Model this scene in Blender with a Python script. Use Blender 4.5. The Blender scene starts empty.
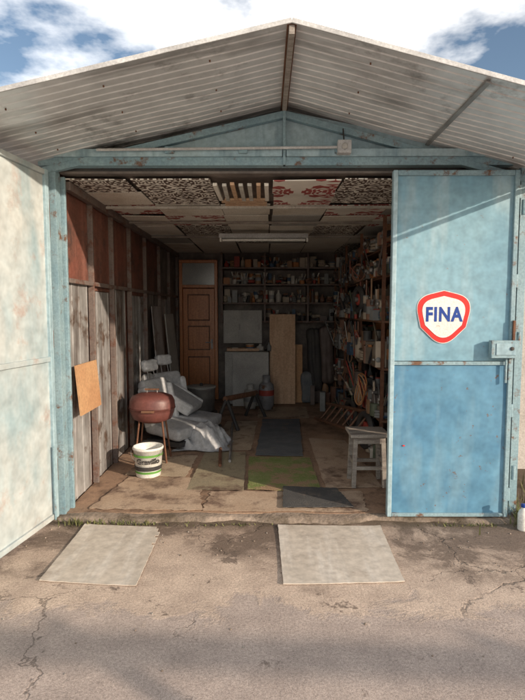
import bpy, bmesh, math, random
from mathutils import Vector, Matrix, Euler
random.seed(7)
R=math.radians
scene=bpy.context.scene
def link(o): scene.collection.objects.link(o); return o
# ---------------------------------------------------------------- materials
def pm(name,c1,c2=None,scale=3,rough=.7,metal=0,bump=.15,bscale=40,streak=None,sscale=(9,9,.6),sthr=(.5,.75),spot=None,spscale=6,spthr=(.6,.68),fine=.12,stretch=None,spec=.3,simple=False):
    m=bpy.data.materials.new(name); m.use_nodes=True
    nt=m.node_tree; N=nt.nodes; L=nt.links; b=N['Principled BSDF']
    tc=N.new('ShaderNodeTexCoord'); vec=tc.outputs['Object']
    def noise(s,det=4,st=None,ro=.6,off=0):
        mp=N.new('ShaderNodeMapping'); L.new(vec,mp.inputs[0]); mp.inputs['Location'].default_value=(off,off*.7,off*.3)
        if st: mp.inputs['Scale'].default_value=st
        n=N.new('ShaderNodeTexNoise'); n.inputs['Scale'].default_value=s; n.inputs['Detail'].default_value=det; n.inputs['Roughness'].default_value=ro
        L.new(mp.outputs[0],n.inputs['Vector']); return n.outputs['Fac']
    def ramp(f,a,bb):
        r=N.new('ShaderNodeMapRange'); r.inputs['From Min'].default_value=a; r.inputs['From Max'].default_value=bb; L.new(f,r.inputs['Value']); return r.outputs[0]
    def mix(f,a,bb,bt='MIX'):
        x=N.new('ShaderNodeMix'); x.data_type='RGBA'; x.blend_type=bt
        if isinstance(f,float) or isinstance(f,int): x.inputs[0].default_value=f
        else: L.new(f,x.inputs[0])
        for s,v in ((6,a),(7,bb)):
            if isinstance(v,tuple): x.inputs[s].default_value=(*v,1)
            else: L.new(v,x.inputs[s])
        return x.outputs[2]
    c2=c2 or tuple(v*.7 for v in c1)
    b.inputs['Metallic'].default_value=metal; b.inputs['Specular IOR Level'].default_value=spec; b.inputs['Roughness'].default_value=rough
    base=noise(scale,2 if simple else 5,stretch,.65,3)
    col=mix(ramp(base,.35,.65),c1,c2)
    if simple: L.new(col,b.inputs['Base Color']); return m
    if streak: col=mix(ramp(noise(1,4,sscale,.6,11),*sthr),col,streak)
    if spot: col=mix(ramp(noise(spscale,6,None,.7,23),*spthr),col,spot)
    if fine:
        f=noise(bscale*2,2,None,.7,5)
        g=N.new('ShaderNodeMapRange'); g.inputs['From Min'].default_value=.3; g.inputs['From Max'].default_value=.7; g.inputs['To Min'].default_value=1-fine*1.6; g.inputs['To Max'].default_value=1+fine; L.new(f,g.inputs['Value'])
        cc=N.new('ShaderNodeCombineColor'); 
        for i in range(3): L.new(g.outputs[0],cc.inputs[i])
        col=mix(1.0,col,cc.outputs[0],'MULTIPLY')
    L.new(col,b.inputs['Base Color'])
    rr=N.new('ShaderNodeMapRange'); rr.inputs['To Min'].default_value=max(.05,rough-.15); rr.inputs['To Max'].default_value=min(1,rough+.15); L.new(base,rr.inputs['Value']); L.new(rr.outputs[0],b.inputs['Roughness'])
    if bump:
        bp=N.new('ShaderNodeBump'); bp.inputs['Strength'].default_value=bump; bp.inputs['Distance'].default_value=.02
        L.new(noise(bscale,3,None,.65,7),bp.inputs['Height']); L.new(bp.outputs[0],b.inputs['Normal'])
    return m
M={}
M['door_blue']=pm('door_blue_paint',(.16,.31,.40),(.22,.38,.46),1.6,.5,0,.08,6,streak=(.35,.46,.50),sscale=(5,5,.9),sthr=(.50,.75),spot=(.24,.16,.12),spscale=13,spthr=(.66,.70))
M['door_deep']=pm('door_deep_blue',(.07,.19,.31),(.11,.26,.38),2,.5,0,.08,5,streak=(.22,.36,.44),sscale=(4,4,.8),sthr=(.50,.8),spot=(.15,.11,.09),spscale=14,spthr=(.635,.675))
M['frame_blue']=pm('frame_blue',(.19,.30,.35),(.26,.37,.41),4,.55,0,.15,30,spot=(.15,.085,.055),spscale=9,spthr=(.56,.66))
M['gable_blue']=pm('gable_blue',(.30,.43,.49),(.37,.49,.53),2.5,.6,0,.1,10,streak=(.13,.22,.27),sthr=(.52,.78))
M['door_pale']=pm('door_pale_paint',(.39,.46,.48),(.47,.50,.49),1.5,.45,0,.10,5,streak=(.27,.38,.42),sscale=(3,3,1.2),sthr=(.48,.7),spot=(.38,.28,.24),spscale=3.5,spthr=(.57,.74))
M['rust']=pm('rusty_steel',(.12,.055,.035),(.2,.1,.06),8,.85,.1,.3,60)
M['wall_red']=pm('wall_rusty_red',(.20,.075,.055),(.12,.06,.045),3,.6,0,.2,20,streak=(.27,.13,.10),sthr=(.5,.8),spot=(.07,.045,.04),spscale=5,spthr=(.52,.66))
M['wall_metal']=pm('wall_metal',(.42,.42,.42),(.29,.285,.28),2.2,.4,.25,.12,5,streak=(.15,.125,.115),sscale=(6,6,.8),sthr=(.47,.68),spot=(.13,.09,.07),spscale=4,spthr=(.54,.64))
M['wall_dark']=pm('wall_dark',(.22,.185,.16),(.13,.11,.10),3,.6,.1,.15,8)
M['post_brown']=pm('post_brown',(.15,.12,.11),(.20,.16,.14),5,.6,0,.2,30,spot=(.14,.07,.05),spscale=7,spthr=(.52,.62))
M['trim_white']=pm('trim_white',(.55,.56,.56),(.38,.38,.38),5,.5,0,.1)
M['white']=pm('white_plastic',(.78,.78,.74),(.68,.68,.63),6,.4,0,.03)
M['white_old']=pm('white_paint_old',(.62,.6,.54),(.42,.39,.34),6,.6,0,.1,spot=(.2,.13,.09))
M['wood']=pm('varnished_wood',(.55,.22,.085),(.42,.155,.06),4,.35,0,.1,20,stretch=(8,8,.7),spec=.5)
M['wood_dark']=pm('dark_wood',(.20,.10,.06),(.13,.07,.045),4,.5,0,.1,20,stretch=(8,8,.7))
M['ply']=pm('plywood',(.62,.42,.27),(.52,.33,.21),3,.6,0,.05,20,stretch=(6,6,.5))
M['orange_board']=pm('orange_board',(.50,.30,.16),(.42,.23,.12),3,.7,0,.05,20)
M['grey_wood']=pm('weathered_wood',(.36,.33,.29),(.22,.19,.17),6,.8,0,.2,50,stretch=(1,6,6))
M['grey_panel']=pm('grey_panel',(.46,.45,.42),(.35,.34,.32),3,.6,0,.08)
M['cream']=pm('cream_panel',(.80,.76,.68),(.70,.65,.56),3,.7,0,.05,streak=(.52,.44,.35),sscale=(2,2,2),sthr=(.52,.8))
M['fabric']=pm('grey_vinyl',(.50,.51,.52),(.38,.39,.41),5,.45,0,.4,14)
M['fabric_l']=pm('white_plastic_cover',(.70,.71,.72),(.54,.56,.57),5,.35,0,.4,16,spec=.5)
M['dark']=pm('dark_stuff',(.035,.035,.038),(.06,.055,.05),5,.6,0,.1)
M['rubber']=pm('rubber_mat',(.07,.07,.073),(.11,.108,.105),6,.9,0,.4,90,spot=(.2,.17,.14),spscale=5,spthr=(.54,.72))
M['matgrey']=pm('blue_grey_mat',(.12,.135,.15),(.18,.19,.20),6,.9,0,.3,70,spot=(.27,.22,.18),spscale=6,spthr=(.55,.8))
M['matgreen']=pm('green_carpet',(.20,.26,.075),(.30,.32,.14),9,.95,0,.6,120,spot=(.40,.27,.17),spscale=5,spthr=(.47,.58),fine=.3)
M['matbrown']=pm('brown_lino',(.44,.32,.23),(.52,.40,.30),4,.8,0,.15,40,spot=(.18,.12,.09),spscale=4,spthr=(.5,.66))
M['mattan']=pm('tan_lino',(.52,.42,.31),(.42,.33,.24),5,.8,0,.15,40,spot=(.20,.14,.10),spscale=5,spthr=(.5,.64))
M['matolive']=pm('olive_lino',(.36,.31,.21),(.28,.24,.17),4,.8,0,.15,40,spot=(.15,.10,.075),spscale=4,spthr=(.5,.66))
M['floor']=pm('floor_boards',(.42,.28,.19),(.30,.20,.14),3,.75,0,.2,40,spot=(.14,.095,.07),spscale=4,spthr=(.5,.66))
M['card']=pm('cardboard',(.57,.51,.44),(.49,.43,.365),2.5,.85,0,.06,9,spot=(.30,.245,.20),spscale=3.2,spthr=(.55,.74),streak=(.62,.57,.51),sscale=(14,2,1),sthr=(.5,.7))
M['concrete']=pm('concrete',(.36,.29,.235),(.22,.175,.14),4,.9,0,.5,30,spot=(.11,.085,.06),spscale=3,spthr=(.48,.65))
M['fence']=pm('pale_concrete',(.50,.47,.44),(.40,.38,.35),2,.9,0,.3,25,streak=(.3,.28,.26))
M['grill']=pm('brown_enamel',(.17,.06,.05),(.12,.045,.04),5,.45,0,.1,20,spec=.5)
M['red']=pm('red_paint',(.60,.035,.03),(.50,.03,.03),5,.4,simple=True)
M['signwhite']=pm('sign_white_enamel',(.76,.75,.72),(.66,.65,.62),5,.35,0,0,spot=(.5,.44,.38),spscale=16,spthr=(.62,.7))
M['signblue']=pm('sign_blue',(.015,.05,.26),(.02,.06,.28),5,.4,simple=True)
M['green']=pm('green_label',(.12,.30,.06),(.1,.25,.05),5,.5,simple=True)
M['steel']=pm('steel_grey',(.36,.35,.34),(.22,.21,.20),6,.45,.5,simple=True)
M['gas']=pm('gas_bottle_grey',(.27,.27,.28),(.19,.19,.20),5,.5,.1,.1,spot=(.15,.08,.05),spscale=9,spthr=(.56,.66))
M['orange']=pm('orange_paint',(.50,.14,.03),(.4,.1,.03),5,.5,simple=True)
M['bark']=pm('bark',(.09,.065,.045),(.05,.04,.03),6,.9,0,.5)
M['leaf']=pm('leaf',(.07,.10,.03),(.10,.12,.035),3,.7,simple=True)
M['grass']=pm('weed_leaf',(.10,.12,.04),(.17,.16,.07),8,.8,simple=True)
M['glass']=pm('dusty_glass',(.26,.28,.28),(.34,.34,.33),4,.2,0,0,spec=.8)
pal=[(.44,.37,.29),(.15,.12,.09),(.34,.06,.045),(.06,.11,.18),(.56,.53,.48),(.07,.07,.07),(.32,.19,.11),(.25,.26,.26),(.30,.10,.07),(.11,.13,.09),(.42,.18,.07),(.04,.04,.043),(.24,.13,.09),(.13,.10,.09),(.42,.06,.045),(.50,.38,.16)]
PAL=[pm('goods_%d'%i,c,None,8,.5,simple=True) for i,c in enumerate(pal)]
# muted set used on the tool rack: mostly brown, grey, rusty, with a few reds
RK=[PAL[i] for i in (0,1,1,5,6,6,7,7,11,12,12,13,13,8,9,3,2,10,4,0,1,12,13,7,5)]
M['canopy']=pm('galvanised_sheet',(.80,.81,.81),(.66,.67,.67),1.3,.34,.3,.05,4,streak=(.22,.21,.20),sscale=(.9,3.6,1),sthr=(.52,.74),spot=(.09,.08,.075),spscale=1.4,spthr=(.57,.72),fine=.06)
def damask(name,base,ink,sc,kind):
    m=bpy.data.materials.new(name); m.use_nodes=True; nt=m.node_tree; N=nt.nodes; L=nt.links; b=N['Principled BSDF']
    tc=N.new('ShaderNodeTexCoord'); sx=N.new('ShaderNodeSeparateXYZ'); L.new(tc.outputs['Object'],sx.inputs[0])
    def mt(op,a,bv=None):
        x=N.new('ShaderNodeMath'); x.operation=op
        for i,v in enumerate((a,bv)):
            if v is None: continue
            if isinstance(v,(int,float)): x.inputs[i].default_value=v
            else: L.new(v,x.inputs[i])
        return x.outputs[0]
    x=sx.outputs[0]; y=sx.outputs[1]
    fx=mt('PINGPONG',mt('MULTIPLY',x,sc),.5); fy=mt('PINGPONG',mt('MULTIPLY',y,sc),.5)
    cv=N.new('ShaderNodeCombineXYZ'); L.new(fx,cv.inputs[0]); L.new(fy,cv.inputs[1])
    n=N.new('ShaderNodeTexNoise'); n.inputs['Scale'].default_value=3.6 if kind==0 else 3; n.inputs['Detail'].default_value=1; n.inputs['Distortion'].default_value=1.6; L.new(cv.outputs[0],n.inputs['Vector'])
    s=mt('SINE',mt('MULTIPLY',n.outputs['Fac'],30))
    rad=mt('SQRT',mt('ADD',mt('POWER',fx,2),mt('POWER',fy,2)))
    if kind==1: f=mt('MULTIPLY',mt('GREATER_THAN',s,-.2),mt('LESS_THAN',rad,.44))
    else: f=mt('GREATER_THAN',s,.1)
    mx=N.new('ShaderNodeMix'); mx.data_type='RGBA'; L.new(f,mx.inputs[0]); mx.inputs[6].default_value=(*base,1); mx.inputs[7].default_value=(*ink,1)
    n2=N.new('ShaderNodeTexNoise'); n2.inputs['Scale'].default_value=2.5; n2.inputs['Detail'].default_value=4; L.new(tc.outputs['Object'],n2.inputs['Vector'])
    r=N.new('ShaderNodeMapRange'); r.inputs[1].default_value=.45; r.inputs[2].default_value=.75; r.inputs[3].default_value=1; r.inputs[4].default_value=.7; L.new(n2.outputs[0],r.inputs[0])
    cc=N.new('ShaderNodeCombineColor'); [L.new(r.outputs[0],cc.inputs[i]) for i in range(3)]
    m2=N.new('ShaderNodeMix'); m2.data_type='RGBA'; m2.blend_type='MULTIPLY'; m2.inputs[0].default_value=1; L.new(mx.outputs[2],m2.inputs[6]); L.new(cc.outputs[0],m2.inputs[7])
    L.new(m2.outputs[2],b.inputs['Base Color']); b.inputs['Roughness'].default_value=.6
    return m
M['dam_dark']=damask('ornate_panel_dark',(.82,.78,.70),(.10,.065,.05),2.4,0)
M['dam_red']=damask('ornate_panel_red',(.82,.77,.69),(.38,.09,.08),2.0,1)

def ground_mat():
    m=bpy.data.materials.new('ground_concrete'); m.use_nodes=True; nt=m.node_tree; N=nt.nodes; L=nt.links; b=N['Principled BSDF']
    tc=N.new('ShaderNodeTexCoord'); P=tc.outputs['Object']
    def noise(s,d=8,ro=.6,dist=0):
        n=N.new('ShaderNodeTexNoise'); n.inputs['Scale'].default_value=s; n.inputs['Detail'].default_value=d; n.inputs['Roughness'].default_value=ro; n.inputs['Distortion'].default_value=dist; L.new(P,n.inputs['Vector']); return n
    def mr(f,a,b_,c=0,d=1):
        r=N.new('ShaderNodeMapRange'); r.inputs[1].default_value=a; r.inputs[2].default_value=b_; r.inputs[3].default_value=c; r.inputs[4].default_value=d; L.new(f,r.inputs[0]); return r.outputs[0]
    def mix(f,a,c,bt='MIX'):
        x=N.new('ShaderNodeMix'); x.data_type='RGBA'; x.blend_type=bt
        if isinstance(f,(int,float)): x.inputs[0].default_value=f
        else: L.new(f,x.inputs[0])
        for s,v in ((6,a),(7,c)):
            if isinstance(v,tuple): x.inputs[s].default_value=(*v,1)
            else: L.new(v,x.inputs[s])
        return x.outputs[2]
    def mt(op,a,c):
        x=N.new('ShaderNodeMath'); x.operation=op; x.use_clamp=False
        for i,v in enumerate((a,c)):
            if isinstance(v,(int,float)): x.inputs[i].default_value=v
            else: L.new(v,x.inputs[i])
        return x.outputs[0]
    sx=N.new('ShaderNodeSeparateXYZ'); L.new(P,sx.inputs[0])
    nA=noise(1.1,6,.6).outputs[0]; nB=noise(4,7,.7).outputs[0]; nC=noise(75,3,.75).outputs[0]; nD=noise(2.3,8,.72,.4).outputs[0]; nE=noise(190,2,.6).outputs[0]
    yy=mt('ADD',sx.outputs[1],mt('MULTIPLY',mt('SUBTRACT',nD,.5),1.3))
    apron=mr(yy,2.36,2.46)
    conc=mix(mr(nB,.38,.62),(.60,.48,.39),(.45,.355,.29))
    asph=mix(mr(nB,.38,.62),(.46,.38,.335),(.37,.305,.27))
    col=mix(apron,asph,conc)
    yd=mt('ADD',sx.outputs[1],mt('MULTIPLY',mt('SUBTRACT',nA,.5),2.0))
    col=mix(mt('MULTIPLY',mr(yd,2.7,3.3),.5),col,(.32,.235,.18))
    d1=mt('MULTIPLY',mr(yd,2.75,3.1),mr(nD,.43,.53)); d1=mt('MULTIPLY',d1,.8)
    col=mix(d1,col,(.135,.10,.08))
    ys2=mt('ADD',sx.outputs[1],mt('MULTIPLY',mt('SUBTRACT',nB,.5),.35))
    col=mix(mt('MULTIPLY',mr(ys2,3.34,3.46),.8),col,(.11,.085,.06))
    col=mix(mt('MULTIPLY',mr(nD,.59,.62),.8),col,(.15,.115,.095))
    g=mr(mt('ADD',mt('MULTIPLY',nC,.5),mt('MULTIPLY',nE,.5)),.36,.64,.58,1.28); cc=N.new('ShaderNodeCombineColor'); [L.new(g,cc.inputs[i]) for i in range(3)]
    col=mix(1,col,cc.outputs[0],'MULTIPLY')
    wp=N.new('ShaderNodeVectorMath'); wp.operation='MULTIPLY_ADD'; nn=noise(2.5,5); L.new(nn.outputs['Color'],wp.inputs[0]); wp.inputs[1].default_value=(.6,.6,0); L.new(P,wp.inputs[2])
    v=N.new('ShaderNodeTexVoronoi'); v.feature='DISTANCE_TO_EDGE'; v.inputs['Scale'].default_value=.9; L.new(wp.outputs[0],v.inputs['Vector'])
    ck=mt('MULTIPLY',mr(v.outputs['Distance'],.0,.006,1,0),mr(nA,.48,.56))
    col=mix(mt('MULTIPLY',ck,.65),col,(.07,.055,.045))
    L.new(col,b.inputs['Base Color']); b.inputs['Roughness'].default_value=.88; b.inputs['Specular IOR Level'].default_value=.2
    h=mt('ADD',mt('MULTIPLY',nC,.24),mt('ADD',mt('MULTIPLY',nB,.9),mt('MULTIPLY',ck,-.5)))
    h=mt('ADD',h,mt('MULTIPLY',apron,.5))
    bp=N.new('ShaderNodeBump'); bp.inputs['Strength'].default_value=.4; bp.inputs['Distance'].default_value=.018; L.new(h,bp.inputs['Height']); L.new(bp.outputs[0],b.inputs['Normal'])
    return m
M['ground']=ground_mat()

# ---------------------------------------------------------------- mesh builder
class MB:
    def __init__(s): s.v=[];s.f=[];s.m=[];s.sm=[];s.mats=[]
    def mi(s,m):
        if isinstance(m,str): m=M[m]
        if m not in s.mats: s.mats.append(m)
        return s.mats.index(m)
    def add(s,vs,fs,mat,T=None,smooth=False):
        o=len(s.v); k=s.mi(mat)
        for v in vs:
            v=Vector(v); s.v.append(T@v if T else v)
        for f in fs: s.f.append([i+o for i in f]); s.m.append(k); s.sm.append(smooth)
    def box(s,c,sz,mat,rot=(0,0,0)):
        x,y,z=[a/2 for a in sz]
        vs=[(-x,-y,-z),(x,-y,-z),(x,y,-z),(-x,y,-z),(-x,-y,z),(x,-y,z),(x,y,z),(-x,y,z)]
        fs=[(0,3,2,1),(4,5,6,7),(0,1,5,4),(1,2,6,5),(2,3,7,6),(3,0,4,7)]
        T=Matrix.Translation(c)@Euler([R(a) for a in rot]).to_matrix().to_4x4()
        s.add(vs,fs,mat,T)
    def mm(s,a,b,mat):
        s.box([(a[i]+b[i])/2 for i in range(3)],[abs(b[i]-a[i]) for i in range(3)],mat)
    def lathe(s,prof,mat,c=(0,0,0),seg=24,rot=(0,0,0),sc=(1,1,1)):
        T=Matrix.Translation(c)@Euler([R(a) for a in rot]).to_matrix().to_4x4()@Matrix.Diagonal((*sc,1))
        vs=[];fs=[];n=len(prof)
        for i in range(seg):
            a=2*math.pi*i/seg
            for r,z in prof: vs.append((r*math.cos(a),r*math.sin(a),z))
        for i in range(seg):
            j=(i+1)%seg
            for k in range(n-1): fs.append((i*n+k,j*n+k,j*n+k+1,i*n+k+1))
        s.add(vs,fs,mat,T,True)
    def cyl(s,c,r,h,mat,rot=(0,0,0),seg=16,r2=None):
        r2=r if r2 is None else r2
        s.lathe([(0,-h/2),(r*.98,-h/2),(r,-h/2+.002),(r2,h/2-.002),(r2*.98,h/2),(0,h/2)],mat,c,seg,rot)
    def torus(s,c,r,t,mat,rot=(0,0,0),seg=20):
        s.lathe([(r+t*math.cos(a),t*math.sin(a)) for a in [2*math.pi*k/8 for k in range(9)]],mat,c,seg,rot)
    def rod(s,a,b,r,mat,seg=10,r2=None):
        a=Vector(a);b=Vector(b);d=b-a;L=d.length;r2=r if r2 is None else r2
        q=d.to_track_quat('Z','Y').to_matrix().to_4x4(); T=Matrix.Translation(a)@q
        vs=[];fs=[]
        for i in range(seg):
            t=2*math.pi*i/seg; vs+= [(r*math.cos(t),r*math.sin(t),0),(r2*math.cos(t),r2*math.sin(t),L)]
        for i in range(seg):
            j=(i+1)%seg; fs.append((2*i,2*j,2*j+1,2*i+1))
        s.add(vs,fs,mat,T,True)
        s.add([vs[2*i] for i in range(seg)],[tuple(range(seg))[::-1]],mat,T)
        s.add([vs[2*i+1] for i in range(seg)],[tuple(range(seg))],mat,T)
    def obj(s,name,parent=None,bevel=0,sub=0):
        me=bpy.data.meshes.new(name); me.from_pydata([tuple(v) for v in s.v],[],s.f)
        for m in s.mats: me.materials.append(m)
        for p,k,sm in zip(me.polygons,s.m,s.sm): p.material_index=k; p.use_smooth=sm
        me.update(); o=link(bpy.data.objects.new(name,me))
        if bevel:
            b=o.modifiers.new('b','BEVEL'); b.width=bevel; b.segments=2; b.limit_method='ANGLE'; b.angle_limit=R(40)
        if parent: o.parent=parent
        return o
def empty(name):
    e=bpy.data.objects.new(name,None); link(e); return e
def soft(name,c,sz,rot,mat,parent=None,bev=.05,warp=.01):
    bm=bmesh.new(); bmesh.ops.create_cube(bm,size=1)
    for v in bm.verts: v.co=Vector((v.co.x*sz[0],v.co.y*sz[1],v.co.z*sz[2]))
    bmesh.ops.bevel(bm,geom=bm.edges[:],offset=bev,segments=2,affect='EDGES',profile=.6)
    bmesh.ops.subdivide_edges(bm,edges=[e for e in bm.edges if e.calc_length()>bev*1.3],cuts=3,use_grid_fill=True)
    for v in bm.verts: v.co+=Vector([random.uniform(-warp,warp) for _ in range(3)])
    for f in bm.faces: f.smooth=True
    T=Matrix.Translation(c)@Euler([R(a) for a in rot]).to_matrix().to_4x4(); bmesh.ops.transform(bm,matrix=T,verts=bm.verts)
    me=bpy.data.meshes.new(name); bm.to_mesh(me); bm.free(); me.materials.append(M[mat])
    o=link(bpy.data.objects.new(name,me)); u=o.modifiers.new('s','SUBSURF'); u.levels=1; u.render_levels=1
    if parent:o.parent=parent
    return o

# ---------------------------------------------------------------- layout constants
XL,XR,CX=-1.44,1.75,.13
YF,YB=3.60,8.35
ZH=2.49; ZR=2.90
def roofz(x): return ZR-(.225 if x<CX else .262)*abs(x-CX)
g=MB()
g.add([(-150,-150,0),(150,-150,0),(150,150,0),(-150,150,0)],[(0,1,2,3)],'ground'); g.obj('ground')

# ---------------------------------------------------------------- garage
G=empty('metal_garage')
b=MB(); b.mm((XL-.02,YF-.03,.0),(XR+.02,YB,.03),'floor'); b.obj('floor',G)
b=MB(); n=90; vs=[];fs=[]
for i in range(n+1):
    x=XL-.1+(XR-XL+.2)*i/n; e=.025*math.sin(x*5)+.015*math.sin(x*13+1)+random.uniform(-.012,.012); z=.026+.005*math.sin(x*9)+random.uniform(-.002,.002)
    vs+=[(x,YF-.13-e,0.0005),(x,YF-.11-e*.8,z*.8),(x,YF-.075,z),(x,YF-.031,z+.002)]
for i in range(n):
    for k in range(3): fs.append((i*4+k,(i+1)*4+k,(i+1)*4+k+1,i*4+k+1))
b.add(vs,fs,'concrete',None,True); b.obj('threshold',G)
b=MB()
b.mm((XL-.06,YF,0),(XL-.04,YB,2.5),'wall_red')
b.mm((XR+.04,YF,0),(XR+.06,YB,2.5),'wall_dark')
b.mm((XL-.06,YB,0),(XR+.06,YB+.02,2.5),'wall_dark')
b.obj('outer_walls',G)
b=MB()
ys=[3.66,4.22,4.78,5.4,6.1,6.9,7.6,8.3]
for i in range(len(ys)-1):
    y0,y1=ys[i]+.02,ys[i+1]-.02
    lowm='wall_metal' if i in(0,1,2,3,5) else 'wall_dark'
    zt=1.72-(.06 if i%2 else 0)
    vs=[];pr=[];y=y0
    while y<y1-.001:
        for dy,dx in ((0,0),(.130,0),(.136,.004),(.150,.004),(.156,0)):
            if y+dy<=y1: pr.append((y+dy,dx))
        y+=.157
    for (yy,dx) in pr: vs+=[(XL-.020+dx+.003*math.sin(yy*19),yy,.04),(XL-.020+dx+.003*math.sin(yy*23+1),yy,zt)]
    b.add(vs,[(2*k,2*k+2,2*k+3,2*k+1) for k in range(len(pr)-1)],lowm)
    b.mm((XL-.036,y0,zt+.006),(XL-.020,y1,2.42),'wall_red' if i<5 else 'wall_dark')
b.obj('left_lining',G)
b=MB()
for i,y in enumerate(ys):
    b.mm((XL-.03,y-.014,.03),(XL+.02,y+.014,2.44),'post_brown' if i else 'frame_blue')
    b.mm((XR-.02,y-.02,.03),(XR+.03,y+.02,2.44),'post_brown')
b.mm((XL-.01,YF+.1,1.70),(XL+.02,YB,1.735),'post_brown')
b.mm((XL-.01,YF+.1,2.36),(XL+.04,YB,2.42),'post_brown')
b.obj('wall_posts',G,.004)
b=MB(); b.mm((XR-.01,YF+.1,.03),(XR+.01,YB,2.44),'wall_red'); b.mm((XL,YB-.02,.03),(XR,YB-.004,2.44),'wall_dark'); b.obj('lining',G)
b=MB()
b.mm((XL-.065,YF-.05,0),(XL-.005,YF+.03,2.52),'frame_blue')
b.mm((XL-.09,YF-.075,0),(XL-.068,YF+.0,2.45),'rust')
b.mm((XR+.005,YF-.05,0),(XR+.06,YF+.03,2.52),'frame_blue')
for z in (.35,1.3,2.2): b.cyl((XL-.055,YF-.085,z),.018,.12,'rust'); b.cyl((XR+.012,YF-.085,z),.014,.10,'frame_blue')
b.obj('door_frame',G,.004)
b=MB()
b.mm((XL-.12,YF-.055,ZH),(XR+.12,YF+.02,ZH+.055),'frame_blue')
b.mm((XL-.02,YF-.075,ZH+.055),(CX-.015,YF-.03,ZH+.105),'gable_blue')
b.mm((CX+.015,YF-.075,ZH+.055),(XR+.02,YF-.03,ZH+.105),'gable_blue')
b.mm((CX-.010,YF-.07,ZH+.0),(CX+.010,YF-.02,ZR-.03),'frame_blue')
b.rod((XL+.3,YF-.10,ZH+.09),(CX+.36,YF-.10,ZH+.105),.009,'trim_white')
for x in (-.65,-.15,.5): b.mm((x-.03,YF-.095,ZH+.07),(x+.03,YF-.076,ZH+.115),'frame_blue')
b.mm((XL-.1,YF+.021,ZH-.03),(XR+.1,YF+.06,ZH+.03),'dark')
b.obj('header_beam',G,.003)
b=MB()
pts=[(XL-.1,ZH+.055),(XR+.05,ZH+.055),(XR-.05,max(ZH+.06,roofz(XR-.05)-.02)),(CX,ZR-.03),(XL-.1,roofz(XL-.1)-.03)]
b.add([(x,YF-.01,z) for x,z in pts]+[(x,YF+.01,z) for x,z in pts],[tuple(range(5)),tuple(range(9,4,-1))],'gable_blue')
for sgn in(-1,1):
    xe=CX+sgn*1.66
    a=Vector((CX,YF-.035,ZR-.07)); c=Vector((xe,YF-.035,roofz(xe)-.07))
    d=c-a; b.box((a+c)/2,(d.length,.045,.045),'frame_blue',(0,math.degrees(math.atan2(-d.z,d.x)),0))
b.obj('gable',G,.003)
YC=2.58
b=MB(); P=[]; y=YC
while y<YB+.15:
    for dy,dz in ((0,0),(.048,0),(.053,.005),(.062,.005),(.067,0)): P.append((y+dy,dz))
    y+=.072
EXS={-1:1.95,1:1.84}
for sgn in(-1,1):
    vs=[];fs=[];nx=20;k=len(P); EX=EXS[sgn]
    for i in range(nx+1):
        x=CX+sgn*EX*i/nx
        for (yy,dz) in P:
            damp=min(1,(yy-YC)/.3)
            vs.append((x,yy,roofz(x)+dz+damp*(.003*math.sin(x*5+yy*2)+.0012*math.sin(x*13+yy*7))*(i>0)))
    for i in range(nx):
        for j in range(k-1):
            f=(i*k+j,i*k+j+1,(i+1)*k+j+1,(i+1)*k+j); fs.append(f if sgn<0 else f[::-1])
    b.add(vs,fs,'canopy')
b.obj('roof_sheet',G)
b=MB()
for sgn in(-1,1):
    xe=CX+sgn*(EXS[sgn]+.01); y=YC-.010
    a=Vector((CX,y,ZR+.004)); c=Vector((xe,y,roofz(xe)+.004)); d=c-a
    b.box((a+c)/2,(d.length,.010,.024),'trim_white',(0,math.degrees(math.atan2(-d.z,d.x)),0))
    b.mm((xe-.01,YC,roofz(xe)-.035),(xe+.01,YB+.1,roofz(xe)-.006),'steel')
b.mm((CX-.014,YC,ZR-.055),(CX+.014,YF-.02,ZR-.012),'grey_wood')
b.mm((CX-.024,YC+.0,ZR-.012),(CX+.024,YB,ZR-.006),'rust')
x=CX+.98
b.box((x,(YC+YF)/2,roofz(x)-.012),(.026,YF-YC-.06,.010),'steel',(0,math.degrees(math.atan(.262)),0))
for sx_ in (-1,1):
    for x_ in (.42,.98,1.5):
        for y_ in (2.75,3.1,3.42):
            xx=CX+sx_*x_; b.cyl((xx,y_,roofz(xx)-.006),.005,.010,'rust',seg=8)
b.obj('roof_trim',G,.003)
b=MB(); b.box((CX+.40,YF-.11,ZH+.10),(.09,.055,.085),'trim_white'); b.cyl((CX+.40,YF-.14,ZH+.10),.020,.01,'grey_panel',(90,0,0)); b.rod((CX+.40,YF-.1,ZH+.14),(CX+.40,YF-.05,ZH+.25),.005,'dark'); b.obj('junction_box',None,.006)

b=MB(); b.mm((XL,YF+.02,2.455),(XR,YB,2.47),'wall_dark'); b.obj('ceiling_deck',G)
b=MB()
xs=[XL,-.98,-.40,.05,.55,1.10,XR]
yr=[3.66,4.05,4.5,5.0,5.6,6.3,7.1,8.2]
kinds={(0,0):'dam_dark',(1,0):'dam_dark',(3,0):'dam_red',(4,0):'dam_dark',(5,0):'cream',
 (0,1):'cream',(1,1):'dam_dark',(2,1):None,(3,1):'dam_red',(4,1):'dam_dark',(5,1):'dam_dark',
 (0,2):'dam_red',(1,2):'cream',(2,2):'cream',(3,2):'cream',(4,2):'dam_red',(2,0):None}
for i in range(6):
    for j in range(7):
        k=kinds.get((i,j),random.choice(['cream','cream','cream','dam_dark','dam_red','grey_panel']))
        if k is None: continue
        cx,cy=(xs[i]+xs[i+1])/2,(yr[j]+yr[j+1])/2
        b.box((cx+random.uniform(-.015,.015),cy,2.428+random.uniform(-.010,.006)),(xs[i+1]-xs[i]-.015,yr[j+1]-yr[j]-.02,.008),k,(random.uniform(-1.,1.),random.uniform(-1.,1.),random.uniform(-1,1)))
b.obj('ceiling_panels',G)
b=MB()
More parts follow.
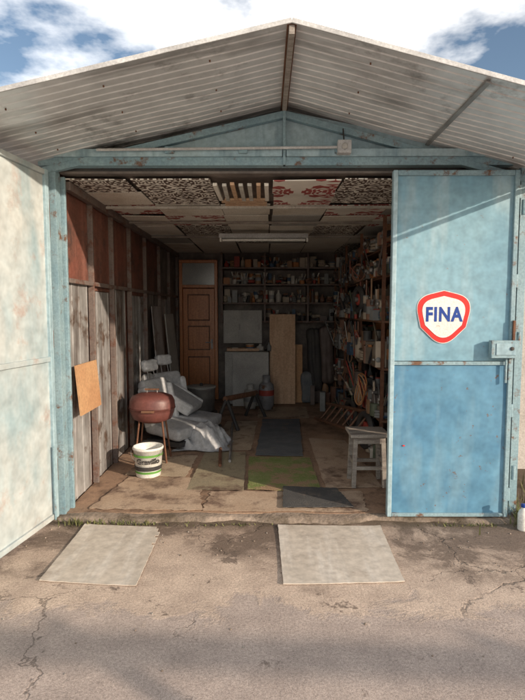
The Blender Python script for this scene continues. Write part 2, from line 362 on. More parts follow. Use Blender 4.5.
for i in range(7):
    x=-.36+i*.062; b.box((x,3.95,2.40+random.uniform(-.004,.004)),(.030,.5,.02),random.choice(['cream','white_old','ply']),(0,0,random.uniform(-1,1)))
for i in range(5): b.box((-.17+random.uniform(-.02,.02),4.3+i*.07,2.42),(.36,.03,.02),random.choice(['ply','wood','cream']),(0,0,random.uniform(-5,5)))
for y in (4.52,5.3,6.3): b.box((.15,y,2.400),(3.1,.025,.022),'white_old' if y<5 else 'grey_wood',(0,0,random.uniform(-.6,.6)))
b.obj('ceiling_battens',G)
b=MB(); b.box((-.02,5.9,2.35),(1.02,.09,.05),'trim_white'); b.rod((-.49,5.88,2.305),(.46,5.88,2.305),.016,'white'); b.box((-.51,5.88,2.31),(.02,.04,.05),'white'); b.box((.48,5.88,2.31),(.02,.04,.05),'white'); b.obj('fluorescent_light')

# ---------------------------------------------------------------- right door leaf
D=empty('garage_door')
X0,X1=.865,1.715; y=YF-.10
def dented(b,x0,x1,z0,z1,yy,mat,amp=.006,n=22):
    vs=[];fs=[];nz=int(n*(z1-z0)/(x1-x0))
    ph=[random.uniform(0,6) for _ in range(6)]
    for i in range(n+1):
        for j in range(nz+1):
            u,v=i/n,j/nz; x=x0+(x1-x0)*u; z=z0+(z1-z0)*v
            e=math.sin(math.pi*u)**.4*math.sin(math.pi*v)**.4 if 0<i<n and 0<j<nz else 0
            d=amp*e*(math.sin(x*6+z*4+ph[0])+.6*math.sin(x*13-z*9+ph[1])+.4*math.sin(z*21+x*3+ph[2]))*.5
            vs.append((x,yy+d,z))
    fs=[(i*(nz+1)+j,(i+1)*(nz+1)+j,(i+1)*(nz+1)+j+1,i*(nz+1)+j+1) for i in range(n) for j in range(nz)]
    b.add(vs,fs,mat,None,True)
b=MB()
dented(b,X0+.03,X1-.03,.06,1.14,y,'door_deep'); dented(b,X0+.03,X1-.03,1.15,2.41,y,'door_blue')
b.mm((X0+.03,y+.012,.06),(X1-.03,y+.018,2.41),'frame_blue')
b.mm((X0,y-.014,1.122),(X1,y-.003,1.146),'frame_blue')
b.obj('panels',D)
b=MB()
b.mm((X0,y-.02,.04),(X0+.030,y+.03,2.44),'gable_blue'); b.mm((X1-.032,y-.02,.04),(X1,y+.03,2.44),'frame_blue')
b.mm((X0+.031,y-.018,2.405),(X1-.033,y+.028,2.44),'frame_blue'); b.mm((X0+.031,y-.018,.04),(X1-.033,y+.028,.065),'frame_blue')
b.obj('frame',D,.004)
b=MB()
b.box((X1-.08,y-.045,1.235),(.19,.05,.12),'frame_blue'); b.box((X1-.08,y-.073,1.235),(.13,.006,.08),'gable_blue'); b.cyl((X1-.04,y-.078,1.24),.013,.012,'dark',(90,0,0))
b.rod((X1-.055,y-.03,1.17),(X1-.055,y-.03,1.0),.008,'frame_blue'); b.box((X1-.01,y-.03,1.35),(.016,.016,.16),'rust')
for z in (.2,.8,1.7,2.3): b.cyl((X1+.005,y-.0,z),.014,.09,'frame_blue')
b.box((X0+.11,y-.006,.55),(.016,.004,.01),'red')
b.obj('lock',D,.004)
D2=empty('garage_door.001')
hx,hy=XL-.055,YF-.09; ux,uy=-.15,-.989
def LT(b_): 
    T=Matrix.Translation((hx,hy,0))@Matrix.Rotation(math.atan2(uy,ux),4,'Z')
    b_.v=[T@v for v in b_.v]; return b_
W=1.62
b=MB(); b.mm((.04,-.010,.05),(W-.04,-.006,2.42),'door_pale')
for (a0,a1) in ((.04,.78),(.82,W-.04)):
    dented(b,a0,a1,.05,1.15,.001,'door_pale'); dented(b,a0,a1,1.18,2.42,.001,'door_pale')
LT(b).obj('panels',D2)
b=MB()
for x in (0,.78,W-.04): b.mm((x,-.02,.03),(x+.04,.022,2.45),'gable_blue' if x==0 else 'door_pale')
for z in (.03,1.145,2.41): 
    b.mm((.041,-.018,z),(.779,.020,z+.035),'door_pale'); b.mm((.821,-.018,z),(W-.041,.020,z+.035),'door_pale')
LT(b).obj('frame',D2,.004)
b=MB(); b.rod((.06,.03,.03),(.06,.03,.55),.007,'frame_blue'); b.rod((.0,.0,.3),(.0,.0,.45),.02,'rust'); b.rod((.0,.0,2.0),(.0,.0,2.15),.02,'rust'); LT(b).obj('bolts',D2)

# ---------------------------------------------------------------- sign
def shield(w,h,n=16):
    c=[Vector((-.52*w,.36*h)),Vector((.52*w,.36*h)),Vector((0,-.62*h))]
    mids=[Vector((0,.50*h)),Vector((.40*w,-.20*h)),Vector((-.40*w,-.20*h))]
    out=[]
    for i in range(3):
        a=mids[i-1] if i else mids[2]; p=c[i]; q=mids[i]
        t0=.45; a2=a+(p-a)*t0; q2=q+(p-q)*t0
        for k in range(5): out.append(a+(a2-a)*k/5)
        for k in range(n): 
            t=k/n; out.append(a2*(1-t)**2+p*2*t*(1-t)+q2*t*t)
        for k in range(5): out.append(q2+(q-q2)*k/5)
    return out
S=empty('fuel_sign'); SC=Vector((1.228,YF-.108,1.455))
def plate(name,w,h,y,mat,th=.0015):
    o=shield(w,h); n=len(o); b=MB()
    vs=[(SC.x+p.x,SC.y+y,SC.z+p.y) for p in o]+[(SC.x+p.x,SC.y+y+th,SC.z+p.y) for p in o]
    fs=[tuple(range(n))]+[(i,i+n,(i+1)%n+n,(i+1)%n) for i in range(n)]
    b.add(vs,fs,mat); b.obj(name,S)
plate('rim',.395,.365,0,'signwhite'); plate('red_border',.385,.355,-.002,'red'); plate('white_field',.315,.285,-.004,'signwhite')
def textmesh(body,size,mat,name,bold=.0,sp=1.0):
    cu=bpy.data.curves.new(name,'FONT'); cu.body=body; cu.size=size; cu.align_x='CENTER'; cu.align_y='CENTER'; cu.offset=bold; cu.resolution_u=4; cu.space_character=sp
    o=link(bpy.data.objects.new(name,cu)); bpy.context.view_layer.update()
    me=bpy.data.meshes.new_from_object(o); bpy.data.objects.remove(o); me.materials.clear(); me.materials.append(M[mat])
    return me
me=textmesh('FINA',.122,'signblue','lettering',.0045,1.12)
for v in me.vertices: v.co=Vector((SC.x+v.co.x*.88,SC.y-.0055,SC.z+.012+v.co.y*1.1))
o=link(bpy.data.objects.new('lettering',me)); o.parent=S

# ---------------------------------------------------------------- mats
def sheet(name,quad,z,th,mat,n=18,wav=.002,ragged=.006,curl=0,tear=()):
    b=MB(); a,c,d,e=[Vector((*p,0)) for p in quad]; vs=[];fs=[]
    ph=random.uniform(0,6)
    for i in range(n+1):
        for j in range(n+1):
            u,v=i/n,j/n; p=(a*(1-u)+c*u)*(1-v)+(e*(1-u)+d*u)*v
            ed=i in(0,n) or j in(0,n)
            cu=curl*((abs(u-.5)*2)**6*(abs(v-.5)*2)**3)
            vs.append((p.x+(random.uniform(-ragged,ragged) if ed else 0),p.y+(random.uniform(-ragged,ragged) if ed else 0),z+th+wav*(math.sin(p.x*9+p.y*4+ph)+1)+cu))
    fs=[(i*(n+1)+j,(i+1)*(n+1)+j,(i+1)*(n+1)+j+1,i*(n+1)+j+1) for i in range(n) for j in range(n) if (i,j) not in tear]
    b.add(vs,fs,mat,None,False); o=b.obj(name); s=o.modifiers.new('so','SOLIDIFY'); s.thickness=th*.8; s.offset=-1; return o
sheet('floor_mat',[(-.14,4.02),(.46,3.94),(.44,4.92),(-.16,4.95)],.040,.004,'matgreen')
sheet('floor_mat',[(-.10,5.0),(.38,4.98),(.46,6.7),(-.03,6.7)],.037,.005,'matgrey')
sheet('floor_mat',[(.13,3.62),(.66,3.64),(.58,4.03),(.15,4.08)],.047,.004,'rubber')
sheet('floor_mat',[(-.64,4.02),(-.17,4.0),(-.20,5.1),(-.62,5.15)],.038,.002,'matolive')
sheet('floor_mat',[(-1.3,3.62),(-.47,3.60),(-.55,4.3),(-1.2,4.35)],.034,.002,'matbrown',ragged=.014)
sheet('floor_mat',[(-.46,3.59),(.75,3.59),(.78,4.0),(-.44,4.0)],.032,.002,'matbrown',ragged=.014)
sheet('floor_mat',[(-.6,5.2),(-.15,5.2),(-.1,6.6),(-.5,6.6)],.034,.002,'mattan')
sheet('floor_mat',[(.5,4.05),(.98,4.1),(.9,5.6),(.5,5.7)],.035,.002,'matbrown')
sheet('floor_mat',[(-1.25,4.4),(-.7,4.35),(-.68,5.0),(-1.2,5.0)],.033,.002,'mattan')
sheet('floor_mat',[(-.1,6.8),(.6,6.8),(.62,7.6),(-.1,7.6)],.033,.002,'mattan')
# two flat boards outside, left one with a torn corner
sheet('cardboard_sheet',[(-1.25,2.68),(-.70,2.63),(-.71,3.37),(-1.26,3.42)],.003,.006,'card',28,.0006,.0015,.004,tear=((27,27),(26,27),(27,26),(27,25),(27,22),(27,18)))
sheet('cardboard_sheet',[(.10,2.65),(.77,2.68),(.80,3.40),(.09,3.41)],.003,.006,'card',28,.0006,.0015,.004)

# ---------------------------------------------------------------- left interior items
b=MB(); b.box((XL+.045,3.95,.90),(.012,.46,.38),'orange_board',(0,-5,0)); b.obj('orange_board')
BK=empty('paint_bucket'); bc=(-1.04,4.40,.038)
b=MB(); b.lathe([(0,0),(.105,0),(.108,.004),(.128,.24),(.136,.24),(.136,.255),(.132,.262),(.125,.262),(.122,.25),(.10,.02),(0,.02)],'white',bc,32); b.obj('body',BK)
b=MB(); b.lathe([(.1125,.035),(.1145,.055)],'green',bc,32); b.obj('label_lower',BK)
b3=MB(); b3.lathe([(.1278,.185),(.1296,.205)],'green',bc,32); b3.obj('label_stripe',BK)
b3=MB(); b3.lathe([(.1155,.062),(.1205,.10)],'dark',bc,32); b3.obj('label_band',BK)
me=textmesh('Gravillo',.065,'dark','label_text',.002)
for v in me.vertices:
    a=v.co.x/.125 - math.pi/2+.22; z=.150+v.co.y; r=.1285+(z-.12)*.09; v.co=Vector((bc[0]+r*math.cos(a),bc[1]+r*math.sin(a),bc[2]+z))
o=link(bpy.data.objects.new('label_text',me)); o.parent=BK
b=MB(); prev=None
for i in range(17):
    t=math.pi*i/16; p=Vector((bc[0]+.138*math.cos(t),bc[1]-.05-.10*math.sin(t),bc[2]+.235-.09*math.sin(t)))
    if prev: b.rod(prev,p,.0025,'steel',6)
    prev=p
b.obj('handle',BK)
GR=empty('barbecue_grill'); gc=(-1.10,4.86,.55)
b=MB()
b.lathe([(0,-.14),(.10,-.135),(.17,-.10),(.198,-.03),(.20,0),(.208,.002),(.208,.012)],'grill',gc,32,sc=(1.08,.9,1))
b.lathe([(.206,.014),(.204,.03),(.20,.075),(.18,.12),(.12,.145),(.05,.155),(0,.157)],'grill',gc,32,sc=(1.08,.9,1))
b.obj('kettle',GR)
b=MB()
for a in (40,140,220,320):
    ca,sa=math.cos(R(a)),math.sin(R(a)); b.rod((gc[0]+.14*ca,gc[1]+.12*sa,gc[2]-.09),(gc[0]+.20*ca,gc[1]+.17*sa,.035),.009,'rust')
b.box((gc[0],gc[1],.20),(.24,.20,.01),'dark'); b.box((gc[0],gc[1]-.195,gc[2]+.0),(.12,.02,.02),'wood_dark')
b.rod((gc[0]-.05,gc[1],gc[2]+.155),(gc[0]-.05,gc[1],gc[2]+.18),.006,'steel'); b.rod((gc[0]+.05,gc[1],gc[2]+.155),(gc[0]+.05,gc[1],gc[2]+.18),.006,'steel'); b.rod((gc[0]-.07,gc[1],gc[2]+.183),(gc[0]+.07,gc[1],gc[2]+.183),.010,'wood_dark')
b.obj('legs',GR)
def carseat(c,rz,rec,mat):
    e=empty('car_seat'); 
    soft('cushion',(0,0,.19),(.46,.46,.13),(6,0,0),mat,e,.04)
    soft('backrest',(0,.25,.45),(.42,.11,.54),(-rec,0,0),mat,e,.04)
    soft('bolster_l',(-.20,.22,.43),(.07,.14,.44),(-rec,0,0),'fabric_l',e,.03); soft('bolster_r',(.20,.22,.43),(.07,.14,.44),(-rec,0,0),'fabric_l',e,.03)
    s_=math.sin(R(rec)); c_=math.cos(R(rec))
    soft('headrest',(0,.25+.42*s_,.45+.42*c_),(.22,.09,.13),(-rec,0,0),'fabric_l',e,.035)
    b=MB(); 
    for x in(-.05,.05): b.rod((x,.25+.24*s_,.45+.24*c_),(x,.25+.40*s_,.45+.40*c_),.007,'steel')
    b.box((0,0,.07),(.42,.44,.05),'dark'); b.obj('rails',e)
    e.location=c; e.rotation_euler=(0,0,R(rz)); return e
carseat((-.98,5.42,.03),62,14,'fabric')
carseat((-.99,5.98,.03),50,14,'fabric')
carseat((-.78,5.85,.03),80,60,'fabric')
def drape(name,c,sx_,sy_,h,mat,seed):
    random.seed(seed); b=MB(); n=34; vs=[];fs=[]
    K=[(random.uniform(8,26),random.uniform(8,26),random.uniform(0,6),random.uniform(.004,.012)) for _ in range(7)]
    for i in range(n+1):
        for j in range(n+1):
            u,v=i/n*2-1,j/n*2-1; rr=(abs(u)**3+abs(v)**3)**(1/3)
            z=h*(1-min(1,max(0,(rr-.35)/.6))**1.2)
            f=sum(a*math.sin(k1*u+k2*v+p+2*math.sin(3*u-2*v+p)) for k1,k2,p,a in K)
            vs.append((c[0]+u*sx_*(1+.1*math.sin(v*5)),c[1]+v*sy_*(1+.1*math.sin(u*4)),max(c[2]+.003,c[2]+z+f*(1.2 if z>.02 else .3))))
    fs=[(i*(n+1)+j,(i+1)*(n+1)+j,(i+1)*(n+1)+j+1,i*(n+1)+j+1) for i in range(n) for j in range(n)]
    b.add(vs,fs,mat,None,True); b.obj(name)
drape('dust_sheet',(-.66,5.42,.045),.28,.30,.20,'fabric',4)
random.seed(21)
b=MB(); b.lathe([(0,0),(.17,0),(.18,.01),(.19,.3),(.2,.31),(.2,.33),(.185,.33),(.18,.02),(0,.02)],'steel',(-.88,6.9,.12),28); b.cyl((-.88,6.9,.06),.22,.1,'dark',seg=24); b.cyl((-.88,6.9,.455),.205,.012,'grey_panel',seg=24); b.cyl((-.88,6.9,.48),.02,.04,'dark'); b.obj('cooking_pot')
b=MB(); b.box((XL+.11,6.4,.80),(.012,.5,1.5),'wall_metal',(0,-4,0)); b.obj('metal_sheet'); 
b=MB(); b.box((XL+.13,7.2,.75),(.014,.6,1.4),'grey_panel',(0,-5,0)); b.obj('metal_sheet')
WD=empty('wooden_door'); x0,x1,yb=-1.34,-.82,8.25
b=MB()
b.mm((x0-.05,yb-.05,.04),(x0,yb+.04,2.26),'wood'); b.mm((x1,yb-.05,.04),(x1+.05,yb+.04,2.26),'wood'); b.mm((x0-.05,yb-.052,2.26),(x1+.05,yb+.04,2.31),'wood'); b.mm((x0,yb-.05,1.86),(x1,yb+.04,1.91),'wood')
b.obj('frame',WD,.006)
b=MB(); b.mm((x0,yb,1.91),(x1,yb+.01,2.26),'glass'); b.obj('transom_glass',WD)
b=MB()
b.mm((x0+.005,yb-.02,.06),(x1-.005,yb+.02,1.85),'wood')
for (a,c) in ((.16,.75),(.85,1.25),(1.33,1.76)):
    b.mm((x0+.08,yb-.030,a),(x1-.08,yb-.021,c),'wood_dark'); b.mm((x0+.095,yb-.045,a+.02),(x1-.095,yb-.031,c-.02),'wood')
b.obj('leaf',WD,.01)
b=MB(); b.rod((x1-.05,yb-.03,.98),(x1-.05,yb-.08,.98),.01,'steel'); b.rod((x1-.05,yb-.075,.98),(x1-.15,yb-.075,.98),.009,'steel'); b.box((x1-.05,yb-.024,.95),(.03,.008,.16),'steel'); b.obj('handle',WD)

# ---------------------------------------------------------------- goods
def goods(b,x0,x1,y0,y1,z,hmax,dirx=True,dens=1.0,pal=None,wr=(.05,.16)):
    pal=pal or RK
    L0,L1=(x0,x1) if dirx else (y0,y1); t=L0
    while t<L1-.03:
        w=random.uniform(*wr); h=random.uniform(.3,1)*hmax; k=random.random(); m=random.choice(pal)
        if dirx: c=(t+w/2,random.uniform(y0+w/2,max(y0+w/2+.001,y1-w/2)),z)
        else: c=(random.uniform(x0+w/2,max(x0+w/2+.001,x1-w/2)),t+w/2,z)
        if random.random()<dens:
            if k<.25: b.box((c[0],c[1],z+h/2),(w*.95,w*random.uniform(.7,1.3),h),m,(random.uniform(-3,3),0,random.uniform(-15,15)))
            elif k<.45: b.cyl((c[0],c[1],z+h/2),w*.46,h,m,seg=14); b.cyl((c[0],c[1],z+h+.006),w*.48,.014,random.choice(pal),seg=14); b.cyl((c[0],c[1],z+h*.5),w*.465,h*.4,random.choice(pal),seg=14)
            elif k<.63:
                r=w*.4; b.lathe([(0,0),(r,0),(r,h*.6),(r*.4,h*.78),(r*.35,h*.97),(r*.4,h),(0,h)],m,(c[0],c[1],z),12)
            elif k<.72:
                r=w*.4; [b.torus((c[0],c[1],z+.02+q*.025),r,.014,m,(random.uniform(-8,8),random.uniform(-8,8),0),16) for q in range(random.randint(1,4))]
            elif k<.82:
                b.cyl((c[0],c[1],z+h*.2),w*.4,h*.4,m,seg=12)
                for q in range(4):
                    dx,dy=random.uniform(-.06,.06),random.uniform(-.06,.06); b.rod((c[0],c[1],z+h*.1),(c[0]+dx,c[1]+dy,z+h*.9),.005,'steel',6); b.rod((c[0]+dx*.8,c[1]+dy*.8,z+h*.75),(c[0]+dx*1.2,c[1]+dy*1.2,z+h*1.1),.011,random.choice(pal),8)
            else:
                b.cyl((c[0],c[1],z+h*.7),w*.3,w*1.2,m,(90,0,random.uniform(0,180)),12); b.box((c[0]+w*.2,c[1],z+h*.3),(w*.35,w*.4,h*.6),PAL[11],(0,15,random.uniform(0,90))); b.cyl((c[0]-w*.5,c[1],z+h*.7),w*.15,w*.7,'steel',(0,90,random.uniform(0,60)),10)
        t+=w+random.uniform(0,.02)
LIT=[PAL[i] for i in (0,4,2,7,6,4,10,0,12,3,4,7,0,13)]
b=MB()
for z in (1.33,1.62,1.91,2.17): b.mm((-.70,7.95 if z>1.4 else 8.05,z-.022),(1.25,8.30,z),'post_brown')
for x in (-.70,-.02,.66,1.22): b.mm((x,8.0,1.30),(x+.03,8.3,2.40),'post_brown')
b.obj('wall_shelf')
b=MB()
for z,h in ((1.623,.20),(1.913,.18),(2.173,.17)):
    goods(b,-.66,1.2,7.97,8.1,z,h,pal=LIT,wr=(.04,.11)); goods(b,-.66,1.2,8.1,8.26,z,h*1.15,pal=LIT,wr=(.05,.14))
goods(b,.0,1.2,8.08,8.26,1.333,.2,pal=LIT,wr=(.04,.12))
b.obj('shelf_goods')
def cabinet(name,a,c,mat,doors=2):
    b=MB(); b.mm(a,c,mat); w=(c[0]-a[0])/doors
    for i in range(doors):
        b.mm((a[0]+w*i+.012,a[1]-.016,a[2]+.03),(a[0]+w*(i+1)-.012,a[1]-.001,c[2]-.03),mat)
        b.box((a[0]+w*i+w*.85,a[1]-.03,(a[2]+c[2])/2),(.012,.02,.10),'steel')
        b.mm((a[0]+w*i+.06,a[1]-.022,a[2]+.1),(a[0]+w*(i+1)-.06,a[1]-.017,c[2]-.1),mat)
    return b.obj(name,None,.006)
cabinet('metal_cabinet',(-.62,7.75,.05),(.05,8.25,.86),'grey_panel',2)
cabinet('wall_cabinet',(-.66,7.99,.98),(-.05,8.24,1.50),'grey_panel',2)
b=MB(); b.box((-.35,7.90,.89),(.5,.20,.04),'ply',(0,0,4)); goods(b,-.6,.05,7.8,7.95,.866,.14,dens=.8,pal=LIT); b.obj('bench_goods')
b=MB(); b.box((.27,7.86,.74),(.40,.014,1.40),'ply',(-5,0,0)); b.obj('plywood_board')
b=MB(); b.box((.53,7.96,.50),(.12,.016,.92),'orange_board',(-4,0,0)); b.obj('timber_board')
b=MB(); b.box((-.22,7.66,.45),(.55,.012,.82),'grey_panel',(-6,0,2)); b.obj('hardboard_sheet')
def gas(c,r,h,m1,m2,band=(.30,.50)):
    b=MB(); b.lathe([(0,0),(r*.8,0),(r*.82,.03),(r,.06),(r,h*.62),(r*.9,h*.74),(r*.6,h*.8),(r*.3,h*.82),(.02,h*.83)],m1,c,24)
    b.lathe([(r*1.008,h*band[0]),(r*1.008,h*band[1])],m2,c,24)
    b.lathe([(r*.5,h*.78),(r*.5,h),(r*.46,h),(r*.46,h*.8)],m1,c,20); b.cyl((c[0],c[1],c[2]+h*.88),.02,h*.14,'steel'); b.rod((c[0]-.04,c[1],c[2]+h*.93),(c[0]+.04,c[1],c[2]+h*.93),.01,'orange'); b.obj('gas_cylinder')
gas((.02,7.40,.04),.112,.50,'gas',PAL[2],(.42,.58)); gas((-.22,7.45,.04),.10,.36,'grey_panel',PAL[7])
SH=MB()
SH.rod((-.50,6.2,.40),(-.12,6.8,.38),.035,'wood_dark')
for (a,c) in (((-.48,6.22,.4),(-.62,6.05,.04)),((-.48,6.22,.4),(-.33,6.05,.04)),((-.14,6.75,.4),(-.27,6.95,.04)),((-.14,6.75,.4),(.0,6.85,.04))): SH.rod(a,c,.022,'dark')
SH.obj('sawhorse')
b=MB()
b.rod((-.42,4.6,.06),(-.55,6.2,.06),.016,'rust'); b.rod((-.34,4.75,.055),(-.42,6.4,.055),.014,'steel'); b.obj('metal_pipe')
for i,(x,h,m_) in enumerate(((.78,1.0,'dark'),(.97,.9,PAL[13]),(.68,.5,'matgrey'))):
    if not isinstance(m_,str): M['coat']=m_; m_='coat'
    soft('work_coat',(x,7.95,.72+.08*i if h>.6 else .28),(.22,.16,h),(0,random.uniform(-4,4),0),m_,None,.06,.02)
b=MB(); xr0,xr1=1.10,1.70
for z in (.45,.95,1.4,1.85,2.15): b.mm((xr0+(.12 if z>1.5 else 0),4.75,z-.02),(xr1,8.1,z),'wood_dark')
for y in (4.77,5.9,7.0,8.05):
    b.mm((xr0+.0,y,.04),(xr0+.03,y+.03,2.38),'rust'); b.mm((xr1-.04,y,.04),(xr1,y+.03,2.38),'rust')
b.obj('storage_rack')
b=MB()
for z,h in ((.04,.36),(.453,.42),(.953,.40),(1.403,.40),(1.853,.27),(2.153,.2)):
    o_=.0 if z<1.5 else .12
    for _ in range(4): goods(b,xr0-.08+o_,xr0+.18,4.8,8.0,z,h*.8,False,.85,wr=(.04,.15))
    goods(b,xr0+.2,xr0+.5,4.8,8.0,z,h*1.05,False)
for _ in range(80):
    y=random.uniform(4.8,8); z=random.choice([.04,.455,.955,1.405,1.855])+.02; x=xr0+random.uniform(-.06,.1)
    b.rod((x,y,z),(x+random.uniform(-.12,.08),y+random.uniform(-.25,.25),z+random.uniform(.1,.42)),random.uniform(.004,.014),random.choice(RK),8)
for _ in range(18):
    y=random.uniform(4.9,7.9); z=random.uniform(.5,2.15); rr=random.uniform(.04,.10); m_=PAL[random.choice([1,5,6,5,11,13,8,12])]
    ang=(random.uniform(-15,15),90+random.uniform(-20,20),random.uniform(-30,30))
    for q in range(random.randint(1,3)): b.torus((xr0-.03+q*.012,y,z+random.uniform(-.01,.01)),rr,random.uniform(.005,.012),m_,ang,20)
for y,z,r_ in ((5.2,.25,.17),(6.1,.24,.15),(5.7,1.62,.12)):
    b.torus((xr0-.05,y,z),r_,.035,'dark',(0,90,12),28); b.cyl((xr0-.05,y,z),r_*.55,.03,PAL[2],(0,90,12)); b.cyl((xr0-.06,y,z),.03,.07,'steel',(0,90,12))
for _ in range(26):
    y=random.uniform(4.85,7.9); z=random.choice([.93,1.38,1.83,2.13])-.01; l=random.uniform(.12,.26); x=xr0-.02
    b.rod((x,y,z-l),(x,y,z),.009,random.choice([PAL[6],PAL[12],PAL[8],PAL[5]]),8); b.box((x,y,z-l-.01),(.02,.09,.026),'steel',(random.uniform(-20,20),0,0))
b.obj('rack_goods')
b=MB()
for i in range(16):
    x=random.uniform(.65,1.2); z=random.uniform(.9,1.3); b.rod((x,8.2,z),(x+random.uniform(-.03,.03),8.15,z-random.uniform(.15,.4)),.012,random.choice(PAL),8)
goods(b,.7,1.2,7.7,8.1,.04,.4); goods(b,.8,1.15,7.2,7.6,.04,.35)
b.obj('hand_tools')
LD=MB()
A=(Vector((.68,6.75,.04)),Vector((.98,5.0,.26))); off=Vector((.16,.02,.20))
LD.rod(A[0],A[1],.022,'wood_dark',8); LD.rod(A[0]+off,A[1]+off,.022,'wood_dark',8)
for i in range(1,8):
    p=A[0].lerp(A[1],i/8); LD.rod(p,p+off,.013,'wood_dark',8)
LD.obj('wooden_ladder')
b=MB()
for k in range(4):
    prev=None
    for i in range(25):
        t=2*math.pi*i/24+k; p=Vector((.98+.012*k+.02*math.sin(t*2+k),5.25+(.13+.01*k)*math.cos(t),.66+.01*k+.15*math.sin(t)))
        if prev: b.rod(prev,p,.007,PAL[10] if k%2 else 'orange_board',6)
        prev=p
b.obj('hose_coil')
ST=empty('wooden_stool'); sx,sy=.86,4.20
b=MB()
for k in range(3): b.box((sx,sy-.10+k*.10,.475),(.32,.094,.028),'grey_wood',(0,random.uniform(-.8,.8),0))
b.obj('seat',ST,.004)
b=MB()
for ax in(-1,1):
    for ay in(-1,1): b.box((sx+ax*.12,sy+ay*.105,.25),(.036,.036,.43),'grey_wood',(ay*2,-ax*2,0))
for ay in(-1,1): b.box((sx,sy+ay*.105,.43),(.24,.02,.055),'grey_wood'); b.box((sx,sy+ay*.115,.2),(.26,.02,.03),'grey_wood')
for ax in(-1,1): b.box((sx+ax*.125,sy,.24),(.02,.22,.03),'grey_wood')
b.obj('legs',ST,.003)
b=MB(); goods(b,1.05,1.5,4.0,4.7,.04,.35,False); goods(b,1.12,1.6,3.9,4.7,.04,.3,False); b.obj('paint_tins')

# ---------------------------------------------------------------- outside
def blades(name,spots):
    b=MB()
    for (cx,cy,rx,ry,n,h) in spots:
        for _ in range(n):
            x=cx+random.gauss(0,rx); y=cy+random.gauss(0,ry); a=random.uniform(0,6.28); l=h*random.uniform(.4,1.2); w=random.uniform(.002,.006)
            dx,dy=math.cos(a),math.sin(a); lean=random.uniform(.1,.9)*l
            b.add([(x-dy*w,y+dx*w,0.002),(x+dy*w,y-dx*w,0.002),(x+dx*lean*.5+dy*w*.7,y+dy*lean*.5-dx*w*.7,l*.6),(x+dx*lean*.5-dy*w*.7,y+dy*lean*.5+dx*w*.7,l*.6),(x+dx*lean,y+dy*lean,l)],[(0,1,2,3),(3,2,4)],'grass')
    b.obj(name)
blades('weeds',[(-1.32,3.43,.07,.02,70,.05),(-1.05,3.43,.10,.012,60,.035),(-.85,3.43,.05,.012,40,.03),(1.86,3.45,.05,.05,220,.12),(1.45,3.42,.14,.015,60,.03),(2.4,3.9,.3,.3,400,.12),(-.3,3.42,.2,.012,50,.02)])
b=MB()
for _ in range(260):
    x=random.uniform(-2.2,2.4); y=random.gauss(3.3,.2) if random.random()<.75 else random.uniform(1.2,3.3); r=random.uniform(.002,.007)
    if y>3.42: continue
    b.lathe([(0,0),(r,r*.1),(r*.8,r*.8),(0,r)],random.choice(['concrete','concrete','grey_wood']),(x,y,0),6,(0,0,random.uniform(0,90)))
b.obj('gravel')
b=MB(); c=(1.765,3.36,.0)
b.lathe([(0,.001),(.034,.001),(.036,.01),(.036,.11),(.028,.135),(.014,.15),(.014,.165)],'white',c,20); b.cyl((c[0],c[1],.172),.017,.022,'signblue'); b.obj('plastic_bottle')
b=MB()
for i in range(6):
    b.mm((2.05+i*2,4.7,0),(4.02+i*2,4.78,1.78),'fence'); b.mm((4.02+i*2,4.66,0),(4.05+i*2,4.82,1.9),'concrete')
b.mm((1.90,4.66,0),(2.05,4.82,1.9),'concrete'); b.obj('concrete_wall')
b=MB()
for i in range(6): b.mm((-3.7-i*2,4.7,0),(-1.75-i*2,4.78,1.78),'fence')
b.obj('concrete_wall')
b=MB(); b.rod((5.75,11,0),(5.75,11,6.5),.10,'grey_wood',12,.08); b.rod((5.2,11,6.1),(6.3,11,6.1),.04,'grey_wood'); b.obj('utility_pole')
def tree(x,y,h,seed):
    random.seed(seed); b=MB(); b.rod((x,y,0),(x+.1,y,h*.45),.16,'bark',10,.1); tips=[]
    for i in range(14):
        a=random.uniform(0,6.28); z0=h*random.uniform(.28,.5); l=h*random.uniform(.2,.36); e=random.uniform(.3,1.2)
        p0=Vector((x+.08,y,z0)); p1=p0+Vector((math.cos(a)*math.cos(e),math.sin(a)*math.cos(e),math.sin(e)))*l
        b.rod(p0,p1,.05,'bark',6,.015); tips.append(p1); tips.append(p0.lerp(p1,.65))
    for t in tips:
        rr=h*random.uniform(.06,.12)
        for _ in range(170):
            d=Vector([random.gauss(0,1) for _ in range(3)]).normalized()*rr*random.random()**.4; p=t+d; u=Vector([random.uniform(-1,1) for _ in range(3)]).normalized(); w=u.orthogonal().normalized(); s_=random.uniform(.03,.08)
            b.add([p-u*s_,p+w*s_*.5,p+u*s_,p-w*s_*.5],[(0,1,2,3)],'leaf')
    b.obj('tree')
tree(9.4,17,3.6,3); tree(12.5,19,4.4,5); tree(-11,16,5,9)
b=MB()
for z,h in ((2.05,.11),(1.74,.12),(1.38,.05),(.9,.05)):
    b.box((3.6,-1.75,z),(11,.05,h),'grey_wood',(0,0,-3))
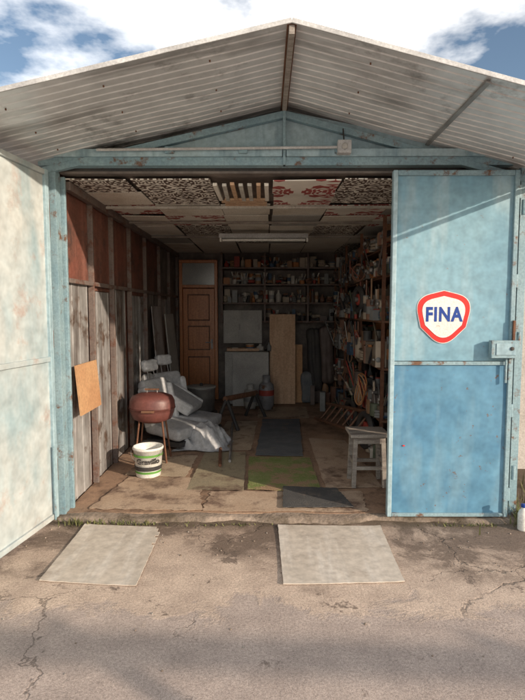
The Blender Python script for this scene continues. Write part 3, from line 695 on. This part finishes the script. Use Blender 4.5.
for i in range(6): b.mm((-1.4+i*2,-1.52-i*.105,0),(-1.33+i*2,-1.45-i*.105,2.15),'rust')
b.obj('timber_fence')

# ---------------------------------------------------------------- light
EL,AZ=R(17),R(54)
sd=Vector((math.sin(AZ)*math.cos(EL),-math.cos(AZ)*math.cos(EL),math.sin(EL)))
l=bpy.data.lights.new('sun','SUN'); l.energy=5; l.angle=R(.6); l.color=(1,.83,.66)
lo=link(bpy.data.objects.new('sun',l)); lo.rotation_euler=sd.to_track_quat('Z','Y').to_euler()
w=bpy.data.worlds.new('World'); scene.world=w; w.use_nodes=True; N=w.node_tree.nodes; L=w.node_tree.links; bg=N['Background']
sk=N.new('ShaderNodeTexSky'); sk.sky_type='NISHITA'; sk.sun_disc=False; sk.sun_elevation=EL; sk.sun_rotation=math.atan2(sd.x,sd.y)
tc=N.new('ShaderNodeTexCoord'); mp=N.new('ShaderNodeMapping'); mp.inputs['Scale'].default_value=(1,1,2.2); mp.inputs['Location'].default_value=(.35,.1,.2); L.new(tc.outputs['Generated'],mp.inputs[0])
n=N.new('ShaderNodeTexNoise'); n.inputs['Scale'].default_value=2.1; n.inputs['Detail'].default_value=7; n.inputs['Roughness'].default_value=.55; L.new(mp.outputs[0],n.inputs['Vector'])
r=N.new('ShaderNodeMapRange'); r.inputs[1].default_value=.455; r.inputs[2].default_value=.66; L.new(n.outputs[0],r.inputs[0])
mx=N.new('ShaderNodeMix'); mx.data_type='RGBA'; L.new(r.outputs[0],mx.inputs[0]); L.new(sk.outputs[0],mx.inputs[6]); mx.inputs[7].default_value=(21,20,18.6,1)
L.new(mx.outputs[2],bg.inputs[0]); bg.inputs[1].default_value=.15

# ---------------------------------------------------------------- camera
cd=bpy.data.cameras.new('camera'); cd.sensor_fit='VERTICAL'; cd.sensor_height=36; cd.lens=25.97; cd.clip_end=1000
co=link(bpy.data.objects.new('camera',cd)); co.location=(0,0,1.5); co.rotation_euler=(R(90-4.5),0,R(.3)); scene.camera=co
scene.view_settings.view_transform='Standard'; scene.view_settings.look='None'; scene.view_settings.exposure=0
